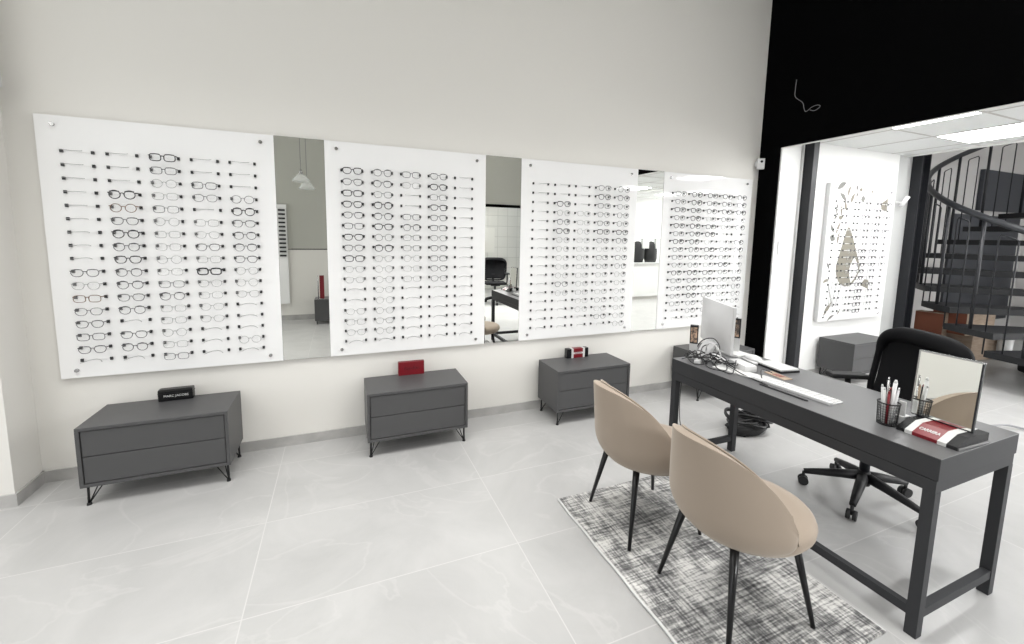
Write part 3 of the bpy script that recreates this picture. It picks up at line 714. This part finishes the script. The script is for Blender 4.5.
# cable pile and box under the desk
t = thing('cable_pile', 'heap of coiled black cables on floor under the desk', 'cable pile', (3.02, 2.33, 0))
random.seed(3)
for k in range(9):
    m = new('cable'); R_ = random.uniform(.07, .13); a0 = random.uniform(0, 6); tx, ty = random.uniform(-.6, .6), random.uniform(-.6, .6); cx, cy = random.uniform(-.09, .09), random.uniform(-.06, .06)
    m.tube([(cx + R_ * math.cos(a0 + i * .35), cy + R_ * math.sin(a0 + i * .35), .012 + max(0, .06 + R_ * .8 * (tx * math.cos(a0 + i * .35) + ty * math.sin(a0 + i * .35))) + .001 * i) for i in range(34)], .009, 6); m.build('coil', t)
m = new('plastic_matte'); m.lathe([(0, 0), (.12, 0), (.15, .03), (.13, .08), (.06, .11), (0, .115)], (0, 0, 0), 20, 1.15, .8); m.build('transformer', t)
m = new('plastic_black'); m.tube([(-.20, .02, .08), (-.15, -.03, .02), (-.10, -.08, .015)], .016, 8); m.build('plug', t)
m = new('plastic_black'); m.tube([(.13, -.02, .02), (.19, -.06, .03), (.2, -.03, .07)], .012, 8); m.build('plug', t)

# tabletop mirror on its striped base
t = thing('mirror_stand', 'black, white and red wedge-shaped mirror base at near end of desk', 'mirror stand', (2.195, .888, DH), math.radians(-2))
def wedge(a, b, key, nm, off=0):
    m = new(key); m.prism([(0 - off, 0), (.215 + off, 0), (.215 + off, .043 + off), (.07, .043 + off), (.0 - off, .014 + off)], b - a, 'y', a); return m.build(nm, t)
wedge(-.10, -.066, 'plastic_matte', 'end_block'); wedge(-.066, -.038, 'paper', 'white_stripe', .0006); wedge(-.038, .045, 'red', 'red_body'); wedge(.045, .070, 'paper', 'white_stripe', .0006); wedge(.070, .10, 'case_black', 'end_block')
m = new('desk'); m.box((.002, -.104, .001), (.215, -.1005, .012)); m.build('end_plate', t)
L_ = text_part('lettering', 'CARRERA', .022, 'paper', t, (.033, .004, .0282), (math.atan2(.029, .07), 0, math.radians(-90)), font_w=.0006, sx=.72)
bpy.context.view_layer.update()
# lettering lies on the sloping front face, reading from the customer side
sl = math.atan2(.029, .07)
L_.rotation_mode = 'QUATERNION'
L_.rotation_quaternion = (Matrix.Rotation(-sl, 3, 'Y') @ Matrix.Rotation(-PI / 2, 3, 'Z')).to_quaternion()
L_.location = (.035, .004, .0290)
t = thing('tabletop_mirror', 'square framed mirror standing on striped base at near end of desk', 'mirror', (2.335, .905, DH + .043), math.radians(-2))
TL = Matrix.Rotation(math.radians(3), 4, 'Y')
m = new('steel_black'); m.box((-.001, -.104, 0), (.012, .104, .290), .002, TL); m.build('frame', t)
m = new('mirror'); m.box((-.0025, -.0985, .006), (-.0012, .0985, .284), 0, TL); m.build('mirror_glass', t)
m = new('chrome'); m.box((-.004, -.104, .284), (.013, .104, .290), 0, TL); m.box((-.003, .0985, 0), (-.001, .104, .284), 0, TL); m.build('rim', t)
m = new('off_white'); m.box((-.02, .1, 0), (.03, .135, .035), .004); m.box((-.01, .106, .035), (.0, .13, .10), .003); o = m.build('card_stand'); o.location = (2.30, .90, DH); tag(o, 'small pale plastic stand between pen cup and tabletop mirror', 'card stand')

# pen cup and pens
t = thing('pen_cup', 'black wire mesh pen cup full of pens on the desk', 'pen cup', (2.222, 1.035, DH))
m = new('plastic_black'); 
for k in range(26):
    a = 2 * PI * k / 26; m.cyl((.034 * math.cos(a), .034 * math.sin(a), 0), (.039 * math.cos(a), .039 * math.sin(a), .098), .0009, n=4)
for j in range(9):
    z = .004 + .0115 * j; rr = .034 + .005 * z / .098; m.tube([(rr * math.cos(2 * PI * i / 24), rr * math.sin(2 * PI * i / 24), z) for i in range(24)], .0009, 4, closed=True)
m.build('mesh_wall', t)
m = new('plastic_black'); m.tube([(.0395 * math.cos(2 * PI * i / 28), .0395 * math.sin(2 * PI * i / 28), .099) for i in range(28)], .0024, 6, closed=True); m.build('rim', t)
m = new('plastic_black'); m.cyl((0, 0, 0), (0, 0, .003), .034, n=24); m.build('cup_base', t)
random.seed(11)
pens = [('paper', 'white pen leaning left in the cup', -.022, .012, .150, 'G'), ('off_white', 'pale grey pen leaning far left in the cup', -.012, .026, .158, 'S'), ('white_plastic', 'tall white marker with square end in the cup', .006, -.012, .185, 'S'),
        ('chrome', 'tall silver pen standing upright in the cup', .010, .014, .188, 'C'), ('plastic_matte', 'black pen in the middle of cup', 0, 0, .150, 'K'), ('red', 'red-capped pen in the cup', -.016, -.004, .138, 'R'), ('alu', 'silver pen leaning right in the cup', .014, -.024, .155, 'S'), ('card', 'wooden pencil in the cup', .022, .002, .150, 'W')]
for key, lab, px, py, ln, _ in pens:
    t = thing('pen', lab, 'pen', (2.222 + px * .45, 1.035 + py * .45, DH + .004)); 
    ln *= 1.08; d = Vector((px * 3.2, py * 3.2, 1)).normalized(); r_ = .0048 if 'marker' not in lab else .0075
    m = new(key); m.cyl((0, 0, 0), d * ln * .93, r_, n=10); m.build('barrel', t)
    m = new(key if key != 'plastic_matte' else 'red'); m.cyl(d * ln * .93, d * ln, r_ * .95, r_ * .55, n=10); m.build('cap', t)

# ---------------------------------------------------------------- small wall devices
def detector(loc, rz, label):
    t = thing('security_camera', label, 'security camera', loc, rz, 'small white wall cameras')
    m = new('white_plastic'); m.box((-.035, -.05, -.055), (.035, 0, .055), .008); m.build('housing', t)
    m = new('plastic_black'); m.cyl((.004, -.052, .022), (.004, -.040, .022), .013, n=16); m.build('lens', t)
    m = new('off_white'); m.box((-.05, -.02, -.02), (-.03, .03, .03), .004); m.build('bracket', t)
detector((4.16, 3.30, 2.345), math.radians(-40), 'small white square camera at the corner of black partition')
detector((XL + .002, 3.23, 2.345), math.radians(80), 'small white camera high in the left corner of room')
t = thing('security_light', 'white bullet camera mounted at the end of back room wall', 'security camera', (6.30, 3.05, 2.03))
m = new('white_plastic'); m.cyl((-.03, .05, 0), (.04, .02, 0), .010, n=12); m.build('mount', t)
m = new('white_plastic'); m.cyl((.03, .02, -.05), (.075, -.02, .07), .022, .025, n=16); m.build('housing', t)
m = new('off_white'); m.box((4.262, YA - .006, 1.39), (4.33, YA, 1.54), .002); m.use('white_plastic').box((4.27, YA - .009, 1.40), (4.322, YA - .005, 1.53), .002); tag(m.build('switch_plate'), 'tall white switch plate on the white wall by black column', 'light switch')
# loose wire coming out of the black wall
m = new('cable_grey'); m.tube(curve_pts([(4.188, 2.998, 3.115), (4.170, 2.990, 3.013), (4.170, 2.982, 2.944), (4.170, 2.906, 2.872), (4.170, 2.887, 2.816), (4.170, 2.864, 2.778), (4.170, 2.810, 2.806), (4.170, 2.756, 2.810), (4.170, 2.736, 2.791), (4.170, 2.779, 2.767), (4.170, 2.827, 2.783)]), .0026, 6)
tag(m.build('cable'), 'loose grey wire sticking out of the high black wall', 'cable')

# ceiling lights of the back room
def clight(x0, x1, y0, y1, label):
    t = thing('ceiling_light', label, 'ceiling light', ((x0 + x1) / 2, (y0 + y1) / 2, CZ), 0, 'square ceiling panel lights in back room'); a, b = (x1 - x0) / 2, (y1 - y0) / 2
    m = new('white_plastic'); m.box((-a, -b, -.006), (a, -b + .012, 0)); m.box((-a, b - .012, -.006), (a, b, 0)); m.box((-a, -b + .012, -.006), (-a + .012, b - .012, 0)); m.box((a - .012, -b + .012, -.006), (a, b - .012, 0)); m.build('frame', t)
    m = new('emit'); m.box((-a + .012, -b + .012, -.005), (a - .012, b - .012, -.002)); m.build('diffuser', t)
clight(4.345, 4.78, 1.84, 2.43, 'square ceiling light nearest the black beam, partly hidden by it')
clight(5.445, 6.07, 1.84, 2.43, 'bright square ceiling light in front of the staircase')
clight(5.445, 6.07, .62, 1.21, 'square ceiling light reflected at the top of the fourth board')
clight(5.445, 6.07, -1.21, -.62, 'square ceiling light reflected at the top right of third board')
clight(7.24, 7.83, -.99, -.40, 'square ceiling light reflected just above the top row of fourth board')
clight(7.10, 7.69, -1.83, -1.24, 'square ceiling light seen in the third wall mirror near counter')

# ---------------------------------------------------------------- spiral staircase
CX, CY, R_, Z0, SL, HR = 8.266, 1.579, 1.946, 2.574, .776, 1.236
bear = math.atan2(CY, CX)
def sp(phi, r, z): a = bear + PI / 2 - phi; return Vector((r * math.cos(a), r * math.sin(a), z))
t = thing('spiral_staircase', 'black steel spiral staircase with curved handrail in the stairwell', 'staircase', (CX, CY, 0))
m = new('steel_black'); m.cyl((0, 0, 0), (0, 0, 4.2), .07, n=20); m.build('central_pole', t)
STEP = .2 / SL; rise = .2
zt = rise
RI = .95
while zt < 3.1:
    ph = (zt - (Z0 - HR)) / SL
    m = new('tread'); n_ = 8
    a0, a1 = ph - STEP * .5, ph + STEP * .62
    out = [sp(a0 + (a1 - a0) * i / n_, R_, 0) for i in range(n_ + 1)]; inn = [sp(a1 + (a0 - a1) * i / n_, .06, 0) for i in range(n_ + 1)]
    m.prism([(p.x, p.y) for p in out + inn], .07, 'z', zt - .07); m.build('tread', t)
    # one thick baluster and one thin looped bar per tread
    p = sp(ph, R_ - .02, zt - .05); q = sp(ph, R_ - .02, zt + HR - .02)
    m = new('steel_black'); m.cyl(p, q, .018, n=8); m.build('baluster', t)
    A_, B_ = ph + STEP * .33, ph + STEP * .68; zz = zt + HR - .06
    m = new('steel_black'); m.tube([sp(A_, R_ - .02, zt - .05), sp(A_, R_ - .02, zz), sp(A_ + .01, R_ - .02, zz + .02), sp(B_ - .01, R_ - .02, zz + .07), sp(B_, R_ - .02, zz + .05), sp(B_, R_ - .02, zt - .05)], .007, 6); m.build('looped_bar', t)
    zt += rise
m = new('steel_black'); m.tube([sp(-1.5 + i * .06, R_, Z0 + SL * (-1.5 + i * .06)) for i in range(64)], .034, 10); m.build('handrail', t)

# dark panels on the stairwell end wall, boxes, bag, bin
m = new('navy'); m.box((9.07, 3.68, .20), (11.3, 3.715, 2.02), .004); tag(m.build('dark_panel'), 'large dark slate panel leaning on wall behind the stair treads', 'panel')
m = new('navy'); m.box((9.78, 3.66, 2.10), (11.45, 3.715, 2.76), .004); tag(m.build('wall_screen'), 'dark rectangular screen high on wall behind the handrail', 'screen')
def carton(loc, rz, size, label, side='card'):
    t = thing('cardboard_box', label, 'cardboard box', loc, rz, 'cardboard boxes under the staircase'); a, b, c = size
    m = new('card'); m.box((-a / 2, -b / 2, 0), (a / 2, b / 2, c), .004); m.use(side).box((-a / 2 - .001, -b / 2 + .004, .004), (-a / 2, b / 2 - .004, c - .004)); m.build('carton', t)
    m = new('card_red'); m.box((-a / 2, -.03, c), (a / 2, .03, c + .0008)); m.build('tape', t)
carton((7.98, 2.94, 0), math.radians(-10), (.46, .40, .33), 'tan cardboard box on floor under the second box')
carton((7.90, 2.97, .331), math.radians(-8), (.54, .38, .30), 'tan and red-brown cardboard box stacked on top of another', 'card_red')
carton((7.56, 3.16, 0), math.radians(5), (.16, .30, .60), 'narrow upright red-brown cardboard box left of the two stacked ones', 'card_red')
m = new('white_plastic'); m.lathe([(0, 0), (.055, 0), (.075, .30), (.071, .30), (.052, .01), (0, .01)], (0, 0, 0), 20); o = m.build('waste_bin'); o.location = (8.15, 2.62, 0); tag(o, 'tall white cup-shaped bin on floor by the staircase', 'bin')
t = thing('duffel_bag', 'black bag lying on floor at the right edge under stairs', 'bag', (7.72, 2.12, 0), math.radians(-20))
m = new('plastic_matte'); m.box((-.2, -.16, 0), (.2, .16, .30), .06); m.build('bag_body', t, mods=[('SUBSURF', dict(levels=1, render_levels=1))])
m = new('plastic_black'); m.tube(curve_pts([(-.12, -.12, .26), (-.1, -.15, .36), (0, -.15, .40), (.1, -.15, .36), (.12, -.12, .26)]), .012, 6); m.build('handle', t)

# ---------------------------------------------------------------- things seen in the mirrors
def pendant(loc, drop, label):
    t = thing('pendant_lamp', label, 'pendant lamp', loc, 0, 'clear glass pendant lamps')
    m = new('cable_grey'); m.cyl((0, 0, .12), (0, 0, drop), .004, n=6); m.build('cord', t)
    m = new('chrome'); m.lathe([(0, .05), (.022, .05), (.03, .075), (.02, .10), (.012, .13), (0, .13)], n=16); m.build('lamp_holder', t)
    m = new('lamp_glass'); m.lathe([(.03, .07), (.06, .05), (.10, .01), (.13, -.05), (.127, -.05), (.097, .008), (.058, .047), (.03, .066)], n=24); m.build('lamp_shade', t)
pendant((-.515, -.62, 2.34), HZ - 2.34, 'clear glass pendant lamp, the lower-hanging brighter one in first mirror')
pendant((-.475, -1.25, 2.29), HZ - 2.29, 'faint clear glass pendant lamp behind the first one in mirror')
t = thing('slim_display_board', 'narrow white eyewear panel seen in the first wall mirror', 'display board', (-.93, -1.6, 0))
m = new('board'); m.box((-.2, -.02, .3), (.10, 0, 2.0)); m.build('panel', t)
for k in range(12):
    m = new('holder_black'); m.box((-.02, 0, 1.12 + k * .07), (.08, .03, 1.15 + k * .07)); m.build('frame_holder', t)
t = thing('side_cabinet', 'small dark grey cabinet seen in the first wall mirror', 'cabinet', (-.30, -1.28, 0))
m = new('cab'); m.box((-.12, -.18, .06), (.3, .18, .42), .003); m.build('body', t)
for a in (-.09, .27):
    for b in (-.15, .15): m = new('leg_black'); m.cyl((a, b, 0), (a, b, .06), .008); m.build('leg', t)
t = thing('product_stand', 'tall red product stand on the cabinet in the first mirror', 'display stand', (-.30, -1.20, .42))
m = new('red'); m.box((-.035, -.02, 0), (.035, .02, .40), .003); m.build('red_panel', t)
m = new('chrome'); m.cyl((-.06, 0, 0), (-.06, 0, .40), .008); m.box((-.08, -.06, 0), (.08, .06, .012)); m.build('post', t)
# room behind the rear opening
t = thing('whiteboard', 'pale board on the wall of the room mirrored beside the desk', 'whiteboard', (3.95, -4.899, 0))
m = new('wall'); m.box((-.5, -.0, 1.05), (.15, .02, 1.75)); m.build('panel', t)
# reception counter and chairs of the back room
t = thing('reception_counter', 'white reception counter seen in the third wall mirror', 'counter', (7.2, -2.05, 0))
m = new('white_wall'); m.box((-1.6, -.25, .08), (1.6, .12, .90)); m.build('body', t); m = new('white_plastic'); m.box((-1.64, -.28, .90), (1.64, .16, .93), .004); m.build('worktop', t)
m = new('tbar'); m.box((-1.6, -.2, 0), (1.6, .10, .08)); m.build('plinth', t)
for x, lab in ((7.34, 'black rounded machine on the counter, larger one in third mirror'), (6.93, 'black rounded machine on the counter, edge of third mirror')):
    t = thing('lens_machine', lab, 'machine', (x, -2.1, .93))
    m = new('plastic_matte'); m.lathe([(0, 0), (.15, 0), (.18, .1), (.18, .3), (.14, .46), (.06, .52), (0, .53)], (0, 0, 0), 24, 1, .7); m.build('housing', t)
    m = new('off_white'); m.box((.04, .06, .35), (.24, .14, .60), .01); m.build('display', t)

# ---------------------------------------------------------------- lights
def area(name, loc, rot, sx, sy, power, col=(1, 1, 1), spread=None):
    d = bpy.data.lights.new(name, 'AREA'); d.shape = 'RECTANGLE'; d.size = sx; d.size_y = sy; d.energy = power; d.color = col
    o = bpy.data.objects.new(name, d); COL.objects.link(o); o.location = loc; o.rotation_euler = rot
    if spread: d.spread = spread
    return o
area('shop_window_daylight', (-5.15, .2, 1.5), (0, -PI / 2, 0), 2.4, 4.7, 50, (1, .995, .98))
area('high_rear_fill', (-3.2, -1.5, 3.75), (math.radians(50), 0, math.radians(-25)), 3.0, 1.1, 80, (1, .995, .985))  # added fill for faces turned to the rear; the wall has no window here
area('overhead_fill', (.9, 1.95, 3.3), (0, 0, 0), 4.6, 1.0, 50, (1, .99, .97), math.radians(105))  # added unseen source: brightens floor and lower wall, leaves the upper wall dim
area('ceiling_fill', (2.5, .3, HZ - .05), (0, 0, 0), 2.6, 2.4, 42, (1, .99, .97))  # added unseen source to brighten the floor around the desk
area('ceiling_fill', (-3.0, .9, HZ - .05), (0, 0, 0), 2.6, 2.6, 42, (1, .99, .97), math.radians(95))  # second added source, lifts the floor on the left; no fixture there
area('back_room_fill', (10.6, -1.4, 1.6), (0, PI / 2, 0), 2.2, 2.0, 170)  # added fill for the right-hand floor, hangs free without a window
area('stairwell_fill', (8.3, .6, 4.3), (0, 0, 0), 1.2, 1.2, 75)  # added fill to lift the dim stairwell
area('rear_room_fill', (2.9, -2.15, 2.45), (math.radians(45), 0, 0), 2.4, .7, 260)  # added fill hidden behind the lintel, lights the near end of the desk
area('rear_room_fill', (2.8, -3.8, 2.58), (0, 0, 0), 2.4, 1.2, 30)  # weak added fill for the room behind the opening
wd = bpy.data.worlds.new('sky'); S.world = wd; wd.use_nodes = True
wd.node_tree.nodes['Background'].inputs[0].default_value = (.85, .92, 1, 1); wd.node_tree.nodes['Background'].inputs[1].default_value = 1.0

# ---------------------------------------------------------------- camera
f_, cx_, cy_ = 424.277, 514.388, 283.88
yaw, pitch, roll = .390426, .114069, -.017805
fwd = Vector((math.sin(yaw) * math.cos(pitch), math.cos(yaw) * math.cos(pitch), -math.sin(pitch)))
right = Vector((math.cos(yaw), -math.sin(yaw), 0)); down = fwd.cross(right)
r2 = math.cos(roll) * right + math.sin(roll) * down; d2 = -math.sin(roll) * right + math.cos(roll) * down
mw = Matrix((r2, -d2, -fwd)).transposed().to_4x4(); mw.translation = Vector((0, 0, 1.55))
cd = bpy.data.cameras.new('camera'); cam = bpy.data.objects.new('camera', cd); COL.objects.link(cam); cam.matrix_world = mw
cd.sensor_fit = 'HORIZONTAL'; cd.sensor_width = 36; cd.lens = f_ * 36 / 1024; cd.clip_start = .05
cd.shift_x = (512 - cx_) / 1024; cd.shift_y = (cy_ - 322) / 1024
S.camera = cam
S.view_settings.view_transform = 'Standard'; S.view_settings.look = 'None'; S.view_settings.gamma = 1; S.view_settings.use_curve_mapping = False
S.view_settings.exposure = 0.08
